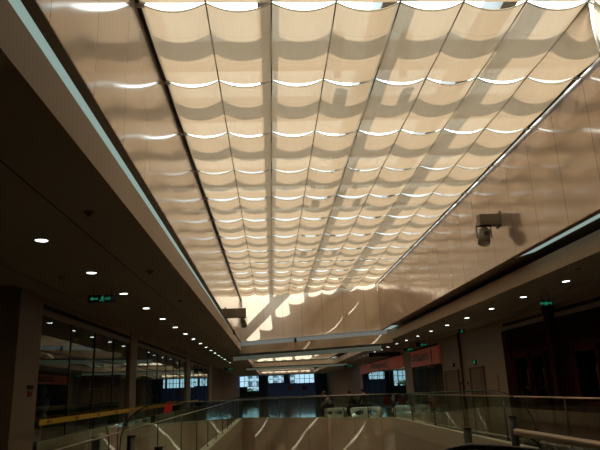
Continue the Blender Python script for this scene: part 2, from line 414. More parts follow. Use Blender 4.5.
# ------------------------------------------------------------------ cloth panels of the skylight
X0, CW = -1.66, .89
def panel_mesh(l, gap=.016, skew=0.):
    """one sagging panel CW wide and l long; near hem hangs lower than the far hem and a slot stays open between rows"""
    nu, nv = 14, 12; v = []; f = []
    for j in range(nv + 1):
        t = j / nv
        for i in range(nu + 1):
            u = i / nu; s = math.sin(PI * u)
            par = 4 * u * (1 - u)
            sag = .118 * (1 - t) ** 3 + .108 * (1 - (1 - t) ** 3) - gap * t * t * t
            y = t * (l - skew * (u - .5)) + (1 - t) ** 4 * .02 * s - t ** 4 * (gap + .008) * s
            dr = .012 * math.sin(t * 9 + u * 3) * par
            v.append((u * CW, y, -sag * par - .03 * math.sin(PI * t) + dr * .6))
    for j in range(nv):
        for i in range(nu):
            a = j * (nu + 1) + i; f.append((a, a + 1, a + nu + 2, a + nu + 1))
    me = bpy.data.meshes.new('cloth_sail'); me.from_pydata(v, [], f); me.materials.append(M['fabric'])
    for p in me.polygons: p.use_smooth = True
    return me
def hem_mesh(l):
    mb = MB(); P = []
    for i in range(15):
        u = i / 14; s = math.sin(PI * u); par = 4 * u * (1 - u)
        P.append((u * CW, .02 * s + .004, -.127 * par))
    mb.tube(P, .011, 6)
    me = bpy.data.meshes.new('hem'); me.from_pydata(mb.v, [], mb.f); me.materials.append(M['hem']); 
    for p in me.polygons: p.use_smooth = True
    return me
ordn = ['first', 'second', 'third', 'fourth', 'fifth', 'sixth', 'seventh', 'eighth', 'ninth', 'tenth', 'eleventh', 'twelfth', 'thirteenth', 'fourteenth', 'fifteenth']
full = panel_mesh(PITCH - .012); wide = panel_mesh(PITCH - .012, .055); fullfar = panel_mesh(PITCH - .03, .034); hemfull = hem_mesh(PITCH)
proto = None
for c in range(8):
    xc = X0 + (c + .5) * CW
    yend = wall_y(xc) - (1.75, 1.35, .85, .38, .13, .12, .12, .12)[c]
    y = ROW0 + PITCH * 2; r = 0
    while y < yend - .3:
        rest = yend - y
        l = PITCH if rest > PITCH + .75 else rest
        if proto is None:
            proto = bpy.data.objects.new('cloth_sail', full); C.objects.link(proto); o = proto
            hm = bpy.data.objects.new('hem', hemfull); C.objects.link(hm); hm.parent = proto
        else:
            o = proto.copy(); o.name = 'cloth_sail'; C.objects.link(o)
            h2 = hm.copy(); h2.parent = o; C.objects.link(h2)
        o.data = wide if r == 0 else (full if l == PITCH and r < 4 else fullfar if l == PITCH else panel_mesh(l, .016, .63 * CW))
        # the eighth panel of the second row has come loose on its right side
        if c == 7 and r == 1:
            me = panel_mesh(PITCH - .012)
            for vt in me.vertices:
                t = vt.co.y / PITCH; u = vt.co.x / CW
                pull = max(0., 1 - (t / .62) ** 1.15) * .97
                vt.co.x = vt.co.x * (1 - pull)
                vt.co.z -= .05 * u * math.sin(PI * min(1, t)) 
            o.data = me
        o.location = (X0 + c * CW, y, ZS)
        lab = 'sagging beige cloth panel, %s column from the left, %s row from the near end' % (ordn[c], ordn[r])
        if c == 7 and r == 1: lab = 'beige cloth panel with its loose right side pulled in by the right wall'
        tag(o, lab, 'shade', 'cloth panels hung under the skylight')
        y += l; r += 1
# loose pale strip of cloth by the right wall
mb = MB(); n = 16
for j in range(n + 1):
    t = j / n; y = 6.9 + t * 1.42; xa = 4.60 + .87 * t ** 1.15; w = .30 * (1 - t) ** .55 * (.75 + .25 * math.sin(7 * t)) + .015
    for i in range(5):
        u = i / 4; mb.v.append((xa + w * u, y, ZS - .12 * math.sin(PI * u) - .06 + .05 * u - .03 * math.sin(5 * t)))
for j in range(n):
    for i in range(4): a = j * 5 + i; mb.f.append((a, a + 1, a + 6, a + 5))
mb.smooth = True
tag(build('loose_cloth_strip', mb, M['hem']), 'pale cream strip of loose cloth curling beside the right wall at the top', 'cloth')

# suspension wires, one per column edge, with clips on the outer ones
for c in range(9):
    x = X0 + c * CW; ye = wall_y(x) - .02
    mb = MB()
    if 0 < c < 8: mb.tube([(x, 4.9, ZS - .012), (x, ye, ZS - .012)], .010, 6)
    else: mb.box(XL + .002 if c == 0 else x - .012, x + .012 if c == 0 else XR - .045, 4.9, ye, ZS - .035, ZS - .003)
    lab = 'thin brown cable between the %s and %s columns of cloth panels' % (ordn[c - 1], ordn[c]) if 0 < c < 8 else \
        ('dark rail carrying the cloth panels along the %s shaft wall' % ('left' if c == 0 else 'right'))
    w = build('shade_cable' if 0 < c < 8 else 'shade_rail', mb, M['wire'] if 0 < c < 8 else M['rail'], origin=(x, 4.6, ZS))
    tag(w, lab, 'cable' if 0 < c < 8 else 'rail', 'cables carrying the skylight cloth' if 0 < c < 8 else None)
    if c in (0, 8):
        for r in range(13):
            y = ROW0 + PITCH * (2 + r)
            if y > ye - .5: break
            mb = MB(); mb.box(x - .05, x + .06, y - .045, y + .045, ZS - .045, ZS + .03); mb.tube([(x - .04, y, ZS - .05), (x + .09, y - .03, ZS - .02)], .016, 6)
            build('clip', mb, M['clip'], w)

# pale scalloped blinds of the two farther skylights
def farblind(k, label):
    n, f = VOIDS[k]; mb = MB(); nx = 8 * 10
    off = 1.42 if k == 1 else 1.85; yend = lambda x: f(x) - off
    cuts = [n(0) + .2, n(0) + 3.6] if k == 1 else [n(0) + .2]
    ys_ = n(XL) + 2.25; segs = [(lambda x: n(x) + .1, lambda x: ys_), (lambda x: ys_ + .26, yend), (lambda x: yend(x) + .24, lambda x: f(x) + .15)]
    for a, b in segs:
        base = len(mb.v); ny = 8
        for j in range(ny + 1):
            for i in range(nx + 1):
                x = X0 + 8 * CW * i / nx; u = (i % 10) / 10; p = 4 * u * (1 - u)
                y0 = a(x) + .06 * p; y1 = b(x) - .05 * p
                t = j / ny
                mb.v.append((x, y0 + (y1 - y0) * t, ZS - .14 * p * (1 - .5 * t)))
        for j in range(ny):
            for i in range(nx):
                q = base + j * (nx + 1) + i; mb.f.append((q, q + 1, q + nx + 2, q + nx + 1))
    mb.smooth = True
    tag(build('skylight_blind', mb, M['fabric']), label, 'blind')
farblind(1, 'scalloped beige cloth blind under the second skylight beyond the bulkhead')
farblind(2, 'scalloped beige cloth blind under the farthest skylight')

# hanging pale bars just beyond each bulkhead
def hang_bar(a, b, z0, z1, label):
    t = thing('hanging_crossbar', label, 'crossbar', ((a[0] + b[0]) / 2, (a[1] + b[1]) / 2, z0), 'pale bars across the ceiling')
    mb = MB(); mb.bar(a, b, .12, z0, z1 - .045); build('pale_strip', mb, M['crossbar'], t)
    mb = MB(); mb.bar(a, b, .16, z1 - .045, z1); build('housing', mb, M['darksteel'], t)
    mb = MB(); 
    for q in (a, b): mb.tube([(q[0] * .97 + .1, q[1], z1 - .01), (q[0] * .97 + .1, q[1], ZC + .01)], .02, 6)
    build('hanger', mb, M['darksteel'], t)
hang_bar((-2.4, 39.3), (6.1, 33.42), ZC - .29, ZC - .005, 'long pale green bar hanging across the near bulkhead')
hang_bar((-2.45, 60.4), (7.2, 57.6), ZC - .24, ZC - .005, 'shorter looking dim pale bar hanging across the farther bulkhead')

# small dark knobs (detectors) on the bulkhead edges
for x, k, lab in ((1.32, 0, 'small dark detector on the lower lip of the near bulkhead, right'), (-1.55, 9, 'small dark detector at the left corner of the cove strip')):
    y = fas_y(x) if k == 0 else 27.5
    mb = MB(); mb.tube([(x, y - .1, ZC + .46), (x, y - .1, ZC + .30)], [.05, .07], 12); mb.ball((x, y - .1, ZC + .29), .07, .07, .07)
    if k: 
        mb = MB(); mb.tube([(-1.68, y, ZB + .02), (-1.68, y, ZB - .14)], [.04, .06], 12); mb.ball((-1.68, y, ZB - .15), .06, .06, .06)
    tag(build('detector', mb, M['black']), lab, 'detector')

# ------------------------------------------------------------------ projector spots on brackets
def spot_bracket(x, y, z0, z1, ln, side, label, lamp):
    """box arm from the shaft wall with a lamp under its free end"""
    sgn = 1 if side == 'left' else -1
    t = thing('bracket_spotlight', label, 'spotlight', (x, y, z0))
    mb = MB(); mb.box(min(x, x + sgn * ln), max(x, x + sgn * ln), y - .12, y + .12, z0, z1); build('arm', mb, M['bracket'], t, bevel=.012)
    mb = MB(); mb.box(min(x, x + sgn * .03), max(x, x + sgn * .03), y - .16, y + .16, z0 - .04, z1 + .04); build('wall_plate', mb, M['bracket'], t)
    cx = x + sgn * (ln - .10); r = .11 * lamp
    mb = MB()
    for s in (-1, 1):
        mb.prism([(-.03, 0), (.03, 0), (.03, -.24 * lamp), (-.03, -.24 * lamp)], (cx + s * r * 1.2, y, z0), (0, 1, 0), (0, 0, 1), (s * .015, 0, 0))
    mb.box(cx - r * 1.2, cx + r * 1.2, y - .03, y + .03, z0 - .025, z0)
    build('yoke', mb, M['darksteel'], t)
    d = Vector((-.25 * sgn * -1, -.35, -.9)).normalized(); c = Vector((cx, y, z0 - .2 * lamp))
    mb = MB(); mb.tube([c - d * .17 * lamp, c - d * .12 * lamp, c + d * .03 * lamp, c + d * .17 * lamp], [r * .6, r * .95, r, r * 1.05], 18)
    hd = build('lamp_head', mb, M['bracket'], t)
    mb = MB(); mb.tube([c + d * .165 * lamp, c + d * .185 * lamp], [r * 1.0, r * .9], 18); build('lens', mb, M['lens'], hd)
    mb = MB(); q = c + Vector((0, -r, .02)); mb.box(q.x - .05, q.x + .05, q.y - .03, q.y + .03, q.z - .05, q.z + .05); build('ballast', mb, M['darksteel'], hd)
spot_bracket(XR, 13.5, E + 3.60, E + 3.87, .50, 'right', 'spotlight hanging from a taupe box arm on the right shaft wall', 1.25)
spot_bracket(XL, 22.8, E + 2.70, E + 3.05, .78, 'left', 'spotlight on a long box arm from the left shaft wall, before the sunlit patch', .95)

# ------------------------------------------------------------------ downlights
dl = None
def downlight(x, y, label, group):
    global dl
    if dl is None:
        dl = thing('downlight', label, 'ceiling light', (x, y, ZC), group)
        mb = MB(); mb.lathe((x, y, ZC), [(.100, -.001), (.103, -.008), (.088, -.012), (.085, -.004)], 24); build('ring', mb, M['lampring'], dl)
        mb = MB(); mb.lathe((x, y, ZC), [(.084, -.004), (.084, -.007)], 24); build('glowing_disc', mb, M['lamp'], dl)
        return
    r = dl.copy(); C.objects.link(r); r.location = (x, y, ZC)
    for ch in list(dl.children):
        q = ch.copy(); C.objects.link(q); q.parent = r
    tag(r, label, 'ceiling light', group)
for k in range(18):
    downlight(-3.25, 8.42 + 2.45 * k, 'round lit downlight in the left ceiling row, %s from the camera' % (ordn + ['sixteenth', 'seventeenth', 'eighteenth'])[k], 'downlights in the left ceiling')
for k in range(1, 18):
    downlight(6.95, 11.02 + 2.45 * k, 'round lit downlight in the right ceiling row, %s visible from the camera' % (ordn + ['sixteenth', 'seventeenth', 'eighteenth'])[k - 1], 'downlights in the right ceiling')

# unlit small round fittings (sprinklers) in the left ceiling
for k, (x, y) in enumerate(((-4.1, 6.9), (-2.2, 7.1), (-2.2, 10.9), (-3.9, 11.2), (-2.2, 14.6))):
    mb = MB(); mb.lathe((x, y, ZC), [(.06, .004), (.06, -.015), (.02, -.02), (.02, -.05), (.035, -.055)], 14)
    tag(build('sprinkler', mb, M['soffit']), 'small dark sprinkler head in the left ceiling, %s from the camera' % ordn[k], 'sprinkler', 'sprinklers in the left ceiling')
for k, (x, y) in enumerate(((6.45, 11.9), (7.4, 14.2), (6.4, 16.8))):
    mb = MB(); mb.lathe((x, y, ZC), [(.06, .004), (.06, -.015), (.02, -.02), (.02, -.05), (.035, -.055)], 14)
    tag(build('sprinkler', mb, M['soffit']), 'small dark sprinkler head in the right ceiling, %s from the camera' % ordn[k], 'sprinkler', 'sprinklers in the right ceiling')

# ------------------------------------------------------------------ exit signs
def arrow(mb, o, sx, s=1):                # an arrow in the plane x-z facing the camera
    P = [(-.10, 0), (-.04, .05), (-.04, .018), (.08, .018), (.08, -.018), (-.04, -.018), (-.04, -.05)]
    mb.prism([(sx * a * s, b * s) for a, b in P], o, (1, 0, 0), (0, 0, 1), (0, -.004, 0))
def runner(mb, o, s):
    for P in ([(-.01, .07), (.03, .07), (.03, .04), (-.01, .04)], [(-.03, .035), (.03, .035), (.02, -.02), (-.02, -.01)],
              [(-.02, -.01), (.02, -.02), (.055, -.06), (.03, -.075)], [(-.02, -.01), (.0, -.02), (-.045, -.075), (-.07, -.06)], [(.03, .03), (.07, .0), (.06, -.015), (.02, .01)]):
        mb.prism([(a * s, b * s) for a, b in P], o, (1, 0, 0), (0, 0, 1), (0, -.004, 0))
def exit_sign(x, y, z, w, h, label, glyphs, rods=True, face='cam'):
    t = thing('exit_sign', label, 'exit sign', (x, y, z - h / 2), 'green exit signs')
    mb = MB(); mb.box(x - w / 2, x + w / 2, y - .02, y + .02, z - h / 2, z + h / 2); build('panel', mb, M['signblack'], t, bevel=.006)
    mb = MB(); yy = y - .021
    if 'L' in glyphs: arrow(mb, (x - w * .27, yy, z), 1, h / .17)
    if 'R' in glyphs: arrow(mb, (x + w * .27, yy, z), -1, h / .17)
    if 'M' in glyphs: runner(mb, (x, yy, z), h / .19)
    if 'W' in glyphs:                      # word strokes beside the runner
        for q in range(4): 
            mb.prism([(0, -.03), (.012, -.03), (.012, .03), (0, .03)], (x + w * .12 + q * .026, yy, z), (1, 0, 0), (0, 0, 1), (0, -.004, 0))
            mb.prism([(0, 0), (.02, 0), (.02, .008), (0, .008)], (x + w * .12 + q * .026, yy, z - .02 + .016 * (q % 3)), (1, 0, 0), (0, 0, 1), (0, -.004, 0))
    build('pictogram', mb, M['green'], t)
    if rods:
        mb = MB()
        for s in (-1, 1): mb.tube([(x + s * w * .32, y, z + h / 2), (x + s * w * .32, y, ZC)], .007, 6)
        build('hanger_rods', mb, M['darksteel'], t)
exit_sign(-3.33, 11.95, E + 1.88, .56, .15, 'wide black and green exit sign with arrow hanging from the left ceiling', 'LMW')
exit_sign(7.16, 15.1, E + 1.90, .28, .16, 'small green exit sign hanging beside the dark red pillar', 'LRM')
exit_sign(7.28, 22.6, E + 1.89, .24, .16, 'small green exit sign hanging in front of the beige wall by the pipe', 'M')
exit_sign(7.45, 29.6, E + 1.88, .52, .18, 'green exit sign in front of the nearer red shop board', 'MR')
exit_sign(7.4, 32.4, E + 1.83, .50, .18, 'green exit sign hanging left of its nearer twin by the red shop boards', 'MR')
exit_sign(-3.6, 52.0, E + 1.85, .80, .22, 'green exit sign far down the left walkway', 'MR')
exit_sign(7.05, 55.6, E + 1.86, .80, .22, 'green exit sign far down the right walkway', 'MR')

# long black hanging directory board
t = thing('directory_board', 'long black board hanging from the ceiling in front of the red shop boards', 'sign board', (7.1, 38., E + 1.78))
mb = MB(); mb.box(6.15, 8.15, 37.97, 38.05, E + 1.78, E + 2.02); build('board', mb, M['black'], t)
mb = MB()
for q, wd in ((6.4, .3), (6.8, .18), (7.3, .4), (7.8, .2)): mb.box(q, q + wd, 37.955, 37.969, E + 1.86, E + 1.93)
build('writing', mb, M['reddk'], t)
mb = MB(); mb.tube([(6.5, 38, E + 2.0), (6.5, 38, ZC)], .012, 6); mb.tube([(7.8, 38, E + 2.0), (7.8, 38, ZC)], .012, 6); build('hanger_rods', mb, M['darksteel'], t)

# ------------------------------------------------------------------ left side: pillar, shop front
mb = MB(); mb.box(WL - 1.05, WL + .03, 11.95, 13.15, 0, ZC); struct('trim_40', mb, M['wall'])
t = thing('fire_alarm', 'red fire alarm button with its plate on the left pillar', 'alarm', (WL + .03, 12.75, E + .06))
mb = MB(); mb.box(WL + .026, WL + .06, 12.66, 12.84, E + .06, E + .16); build('button_box', mb, M['reddim'], t, bevel=.006)
mb = MB(); mb.box(WL + .03, WL + .045, 12.60, 12.92, E + .20, E + .28); build('plate', mb, M['dark'], t)
mb = MB(); mb.lathe((0, 0, 0), [(.02, 0), (.02, .012)], 12)
# groove, upper band and pilasters
mb = MB(); mb.box(WL - .05, WL + .01, 13.15, 50, E + 1.76, ZC); struct('wall_left_band', mb, M['wall'])
mb = MB(); mb.box(WL + .01, WL + .014, 13.15, 49, E + 1.90, E + 2.0); struct('trim_41', mb, M['dark'])
for k, (y0, y1) in enumerate(((21.4, 22.4), (35.5, 37.2), (48.2, 50.2))):
    mb = MB(); mb.box(WL - .25, WL + .06, y0, y1, 0, ZC); struct('trim_%d' % (42 + k), mb, M['wall'])
mb = MB(); mb.box(WL - .3, WL, 50.2, FAR, 0, ZC); struct('wall_left', mb, M['wallpanel'])
mb = MB(); mb.box(WL - 6.2, WL - 6, -4, FAR, 0, ZG); struct('wall_left_outer', mb, M['shopdark'])
mb = MB(); mb.box(WL - 1.2, WL - 1.0, -4, 12, 0, ZC); struct('wall_left_near', mb, M['wall'])
mb = MB(); mb.box(WL - 6, WL - .2, 50, 50.2, 0, ZC); mb.box(WL - 6, WL - .9, 11.9, 12.1, 0, ZC); struct('wall_left_partition', mb, M['shopdark'])
for k, (y0, y1) in enumerate(((13.15, 21.4), (22.4, 35.5), (37.2, 48.2))):
    n = max(2, round((y1 - y0) / 2.1)); mb = MB(); rn = random.Random(k)
    for q in range(n * 2):                # panes set slightly out of true, so reflections step from one to the next
        ya, yb = y0 + (y1 - y0) * q / (2 * n), y0 + (y1 - y0) * (q + 1) / (2 * n); e = rn.uniform(-.006, .006)
        mb.quad((WL - .012 - e, ya, .05), (WL - .012 + e, yb, .05), (WL - .012 + e, yb, E + 1.76), (WL - .012 - e, ya, E + 1.76))
    w = struct('window_%d' % (10 + k), mb, M['shopglass'])
    mb = MB()
    mb.box(WL - .035, WL + .01, y0, y1, 0, .08); mb.box(WL - .03, WL + .008, y0, y1, E + .98, E + 1.02)
    for q in range(1, n):
        y = y0 + (y1 - y0) * q / n; mb.box(WL - .03, WL + .008, y - .02, y + .02, .05, E + 1.76)
    build('window_frame', mb, M['darksteel'], w)
# things inside the dark shop
for k, (x, y) in enumerate(((-7.6, 16.), (-7.9, 19.5), (-7.4, 25.5), (-7.8, 30.), (-7.5, 40.))):
    t = thing('display_shelf', 'dark shelf unit inside the left shop, %s behind the glass' % ordn[k], 'shelf', (x, y, 0), 'shelf units in the dark left shop')
    mb = MB()
    for s in (-.9, .9): mb.box(x - .2, x + .2, y + s - .03, y + s + .03, 0, 2.1)
    build('side_panel', mb, M['shopdark'], t)
    for z in (.15, .7, 1.25, 1.8): mb = MB(); mb.box(x - .2, x + .2, y - .87, y + .87, z, z + .04); build('shelf_board', mb, M['rack'], t)
for k, (x, y) in enumerate(((-6.3, 17.3), (-6.2, 27.0), (-6.4, 33))):
    mb = MB(); mb.lathe((x, y, 0), [(.20, 0), (.2, .03), (.02, .05), (.02, .75), (.10, .85), (.15, 1.0), (.11, 1.15), (.19, 1.4), (.17, 1.5), (.05, 1.55), (.05, 1.6), (.09, 1.68), (.09, 1.78), (.04, 1.85)], 16)
    tag(build('shop_mannequin', mb, M['rack']), 'pale mannequin torso on a stand inside the left shop, %s from the camera' % ordn[k], 'mannequin', 'mannequins in the left shop')

# yellow barrier tape with stanchions
pts = [(-4.55, 12.4), (-4.5, 19.0), (-4.5, 29.7), (-4.4, 37.)]
mb = MB()
for (xa, ya), (xb, yb) in zip(pts[:-1], pts[1:]): mb.bar((xa, ya), (xb, yb), .004, E - .50, E - .39)
o = build('barrier_tape', mb, M['tape'], origin=(-4.5, 12.4, E - .5)); tag(o, 'yellow barrier tape with dark marks strung past the left shop front', 'tape')
mb = MB(); y = 12.8
while y < 36:
    i = 0 if y < 19 else (1 if y < 29.7 else 2)
    (xa, ya), (xb, yb) = pts[i], pts[i + 1]; x = xa + (xb - xa) * (y - ya) / (yb - ya) + .004
    for q, w in ((0, .16), (.2, .10), (.34, .16), (.66, .08), (.78, .14), (.95, .08), (1.06, .14), (1.23, .08), (1.34, .14)):
        mb.quad((x, y + q, E - .478), (x, y + q + w, E - .472), (x, y + q + w * .8, E - .41), (x, y + q + .02, E - .418))
    y += 1.75
build('printed_marks', mb, M['reddk'], o)
for k, (x, y) in enumerate(((-4.5, 19.05), (-4.48, 29.75), (-4.4, 37.05))):
    t = thing('stanchion', 'black stanchion post holding the yellow tape, %s from the camera' % ordn[k], 'post', (x - .03, y, 0), 'stanchions with yellow tape')
    mb = MB(); mb.lathe((x - .03, y, 0), [(.17, 0), (.17, .02), (.05, .04)], 20); build('base', mb, M['black'], t)
    mb = MB(); mb.tube([(x - .03, y, .03), (x - .03, y, E - .34)], .03, 12); build('pole', mb, M['black'], t)
t = thing('red_sign_board', 'bright red notice board standing by the left shop front', 'sign', (-4.2, 25.4, 0))
mb = MB(); mb.hexa([(-4.42, 25.35, .66), (-4.12, 25.35, .66), (-4.12, 25.39, .66), (-4.42, 25.39, .66)], [(-4.34, 25.43, 1.18), (-4.04, 25.43, 1.18), (-4.04, 25.47, 1.18), (-4.34, 25.47, 1.18)]); build('board', mb, M['red'], t)
mb = MB(); mb.tube([(-4.24, 25.46, .02), (-4.24, 25.46, .62)], .02, 8); mb.lathe((-4.24, 25.46, 0), [(.15, 0), (.15, .02), (.03, .04)], 16); build('stand', mb, M['darksteel'], t)
# small planter like dark basket with leaves near second pilaster
t = thing('litter_bin', 'dark tapered bin with an open top by the second left pilaster', 'bin', (-4.3, 36.6, 0))
mb = MB(); mb.lathe((-4.3, 36.6, 0), [(.17, 0), (.24, .95), (.26, 1.0), (.23, 1.0), (.2, .9)], 18); build('body', mb, M['black'], t)
mb = MB(); mb.lathe((-4.3, 36.6, 0), [(.28, .96), (.28, 1.04), (.24, 1.04)], 18); build('rim', mb, M['wall'], t)

# ------------------------------------------------------------------ right side
mb = MB(); mb.box(WR, WR + .2, 21.6, 30.0, 0, ZC); struct('wall_right', mb, M['wall'])
mb = MB(); mb.box(WR + .6, WR + .8, -4, 22, 0, ZC); struct('wall_right_near', mb, M['redwood'])
mb = MB(); mb.box(WR, WR + .3, -4, 21.6, E + 1.72, ZC); struct('wall_right_band', mb, M['wall'])
mb = MB(); mb.box(WR - .006, WR, -4, 21.6, E + 1.9, E + 2.0); struct('trim_50', mb, M['dark'])
mb = MB(); mb.box(WR, WR + .3, 30.0, 58, E + 1.84, ZC); struct('wall_right_far_band', mb, M['wall'])
mb = MB(); mb.box(WR - .006, WR, 30.4, 56, E + 1.90, E + 1.99); struct('trim_51', mb, M['dark'])
mb = MB(); mb.box(WR - .05, WR + .3, 36.4, 38.4, 0, ZC); mb.box(WR - .05, WR + .3, 57, 58.2, 0, ZC); struct('trim_52', mb, M['wall'])
mb = MB(); mb.box(WR - .05, WR + .3, 58.2, 62.5, 0, ZC); struct('trim_53', mb, M['brown'])
mb = MB(); mb.box(WR, WR + .3, 62.5, FAR, 0, ZC); struct('wall_right_far', mb, M['wallpanel'])
mb = MB(); mb.box(WR + 4, WR + 4.2, -4, FAR, 0, ZG); struct('wall_right_outer', mb, M['shopdark'])
mb = MB(); mb.box(WR + .3, WR + 4, 29.8, 30, 0, ZC); mb.box(WR + .3, WR + 4, 58.2, 58.4, 0, ZC); mb.box(WR + .3, WR + 4, 37.3, 37.5, 0, ZC); mb.box(WR + 1.1, WR + 4, 30, 58, ZC - .1, ZC); mb.box(WR, WR + 4, 30, 58.3, -.2, 0)
struct('wall_right_partition', mb, M['shopdark'])

# pipe, doors and wall signs on the beige wall
mb = MB(); mb.tube([(WR - .075, 26.7, 0), (WR - .075, 26.7, ZC)], .055, 12)
for z in (.8, 2.2, 3.4): mb.tube([(WR - .075, 26.7, z), (WR - .075, 26.7, z + .05)], .07, 12)
tag(build('riser_pipe', mb, M['reddk']), 'dark red vertical pipe running up the beige right wall', 'pipe')
def lift_door(y0, y1, z1, n, label):
    d = struct('door_%d' % n, MB().box(WR - .02, WR, y0, y1, 0, z1), M['wallpanel'])
    mb = MB(); mb.box(WR - .06, WR, y0 - .08, y0, 0, z1 + .08); mb.box(WR - .06, WR, y1, y1 + .08, 0, z1 + .08); mb.box(WR - .06, WR, y0 - .08, y1 + .08, z1, z1 + .08); build('door_frame', mb, M['brown'], d)
    mb = MB(); mb.tube([(WR - .06, y0 + .12, .9), (WR - .06, y0 + .12, 1.1)], .015, 8); build('door_handle', mb, M['steel'], d)
lift_door(27.4, 29.5, E + .49, 1, ''); lift_door(24.1, 25.7, E + .52, 2, '')
t = thing('wall_camera', 'small dark camera with a pale lens over the left lift door', 'camera', (WR, 27.9, E + .78))
mb = MB(); mb.box(WR - .12, WR, 27.85, 28.02, E + .72, E + .88); build('housing', mb, M['black'], t, bevel=.01)
mb = MB(); mb.ball((WR - .12, 27.9, E + .8), .05, .05, .05); build('lens', mb, M['clip'], t)
t = thing('exit_sign', 'tiny square green exit sign fixed over the door right of the pipe', 'exit sign', (WR, 25., E + .7), 'green exit signs')
mb = MB(); mb.box(WR - .05, WR, 24.85, 25.2, E + .68, E + .90); build('panel', mb, M['signblack'], t)
mb = MB(); mb.box(WR - .055, WR - .05, 24.95, 25.1, E + .73, E + .86); build('pictogram', mb, M['green'], t)
t = thing('hydrant_sign', 'red arrow shaped notice strip on the beige wall beside the dark red portal', 'sign', (WR, 22.7, E - .1))
mb = MB(); mb.prism([(0, 0), (.05, 0), (.05, .35), (.11, .35), (.025, .5), (-.06, .35), (0, .35)], (WR - .012, 22.65, E - .25), (0, 1, 0), (0, 0, 1), (.01, 0, 0))
mb.box(WR - .012, WR - .001, 22.55, 22.80, E - .33, E - .28); build('arrow_mark', mb, M['reddk'], t)
for k, (y, z) in enumerate(((26.2, E - .02), (27.1, E - .02))):
    mb = MB(); mb.box(WR - .04, WR + .004, y - .07, y + .07, z - .07, z + .07); mb.lathe((WR - .04, y, z), [(.03, -.01), (.03, .01)], 10)
    tag(build('call_button', mb, M['reddk'], bevel=.006), 'small red wall button %s of the dark red pipe' % ('right' if k == 0 else 'left'), 'button', 'red wall buttons by the pipe')

# dark red carved portal
px = WR - .02
t = thing('red_portal', 'dark red carved wooden shop portal filling the near right wall', 'portal', (WR, 15., 0))
mb = MB(); mb.box(px - .1, px + .3, 20.9, 21.5, 0, E + 1.72); mb.box(px - .06, px + .3, 6, 21.5, E + 1.45, E + 1.74)
mb.box(px - .06, px + .3, 6, 21.5, E + .86, E + .98); build('frame', mb, M['redwood'], t)
mb = MB(); mb.box(px, px + .3, 6, 20.9, 0, E + 1.5); build('backing', mb, M['redwood'], t)
for y0, y1 in ((20.9, 19.5), (19.4, 18.3), (16.6, 15.2), (15.1, 13.7), (13.6, 12.2), (12.1, 10.7)):
    a, b = min(y0, y1), max(y0, y1)
    mb = MB()
    for zz in (E + 1.0, E + 1.42): mb.box(px - .05, px, a + .08, b - .08, zz, zz + .04)
    n = 5
    for q in range(n + 1):
        y = a + .08 + (b - a - .16) * q / n; mb.box(px - .05, px, y - .02, y + .02, E + 1.0, E + 1.44)
    build('carved_transom', mb, M['redwood2'], t)
    mb = MB()
    for q in (a + .02, b - .14): mb.box(px - .08, px, q, q + .12, .0, E + .84)
    for zz in (.0, .75, E + .72): mb.box(px - .08, px, a + .02, b - .02, zz, zz + .14)
    d = build('door_leaf', mb, M['redwood2'], t)
    mb = MB(); mb.box(px - .035, px - .02, a + .14, b - .14, .89, E + .72); build('glass_pane', mb, M['doorglass'], d)
    mb = MB(); mb.tube([(px - .12, a + .1, E - .35), (px - .12, a + .1, E + .35)], .025, 8); build('pull_handle', mb, M['gold'], d)
mb = MB(); mb.box(px - .32, px - .12, 17.2, 17.5, 0, E + 2.06); mb.box(px - .36, px - .10, 17.15, 17.55, 0, .25)
mb.box(px - .34, px - .10, 17.17, 17.53, E + 1.95, E + 2.10)
tag(build('portal_pillar', mb, M['redwood'], bevel=.02), 'tall dark red square pillar standing in front of the carved portal', 'pillar')

# red shop boards with black lettering
def squiggle(mb, y0, y1, z, h, x):
    """brush like characters, read from left to right as the y coordinate falls"""
    rnd = random.Random(3); y = y0; 
    while y - y1 > .3:
        w = h * rnd.uniform(.55, .9); s = h * .5
        for q in range(5):
            a = rnd.uniform(0, PI); ln = h * rnd.uniform(.35, .7); cy = y - w / 2 + rnd.uniform(-.3, .3) * w; cz = z + rnd.uniform(-.3, .3) * h
            dy, dz = math.cos(a) * ln / 2, math.sin(a) * ln / 2; ny, nz = -math.sin(a) * h * .085, math.cos(a) * h * .085
            mb.quad((x, cy - dy - ny, cz - dz - nz), (x, cy + dy - ny, cz + dz - nz), (x, cy + dy + ny, cz + dz + nz), (x, cy - dy + ny, cz - dz + nz))
        y -= w * 1.1
def shop_board(y0, y1, z0, z1, label, l0, l1, h):
    t = thing('shop_board', label, 'shop sign', (WR, (y0 + y1) / 2, z0), 'red shop boards on the right')
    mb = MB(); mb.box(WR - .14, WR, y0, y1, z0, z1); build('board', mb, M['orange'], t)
    mb = MB(); squiggle(mb, l0, l1, (z0 + z1) / 2, h, WR - .15); build('letters', mb, M['letter'], t)
    mb = MB(); 
    for q, w in ((l0 + h * .9, .25), (l1 - .1, .22)): mb.box(WR - .15, WR - .141, q - w, q, (z0 + z1) / 2 - h * .8, (z0 + z1) / 2 + h * .7)
    build('banner_marks', mb, M['letter'], t)
    mb = MB(); squiggle(mb, l0 - .1, l1 + .2, (z0 + z1) / 2, h * .45, WR - .153); build('pale_outline', mb, M['letterpale'], t)
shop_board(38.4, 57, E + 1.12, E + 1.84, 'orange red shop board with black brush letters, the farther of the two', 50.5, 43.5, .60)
shop_board(30.05, 36.4, E + .98, E + 1.84, 'orange red shop board with black letters, the nearer one by the beige wall', 36.0, 31.6, .56)
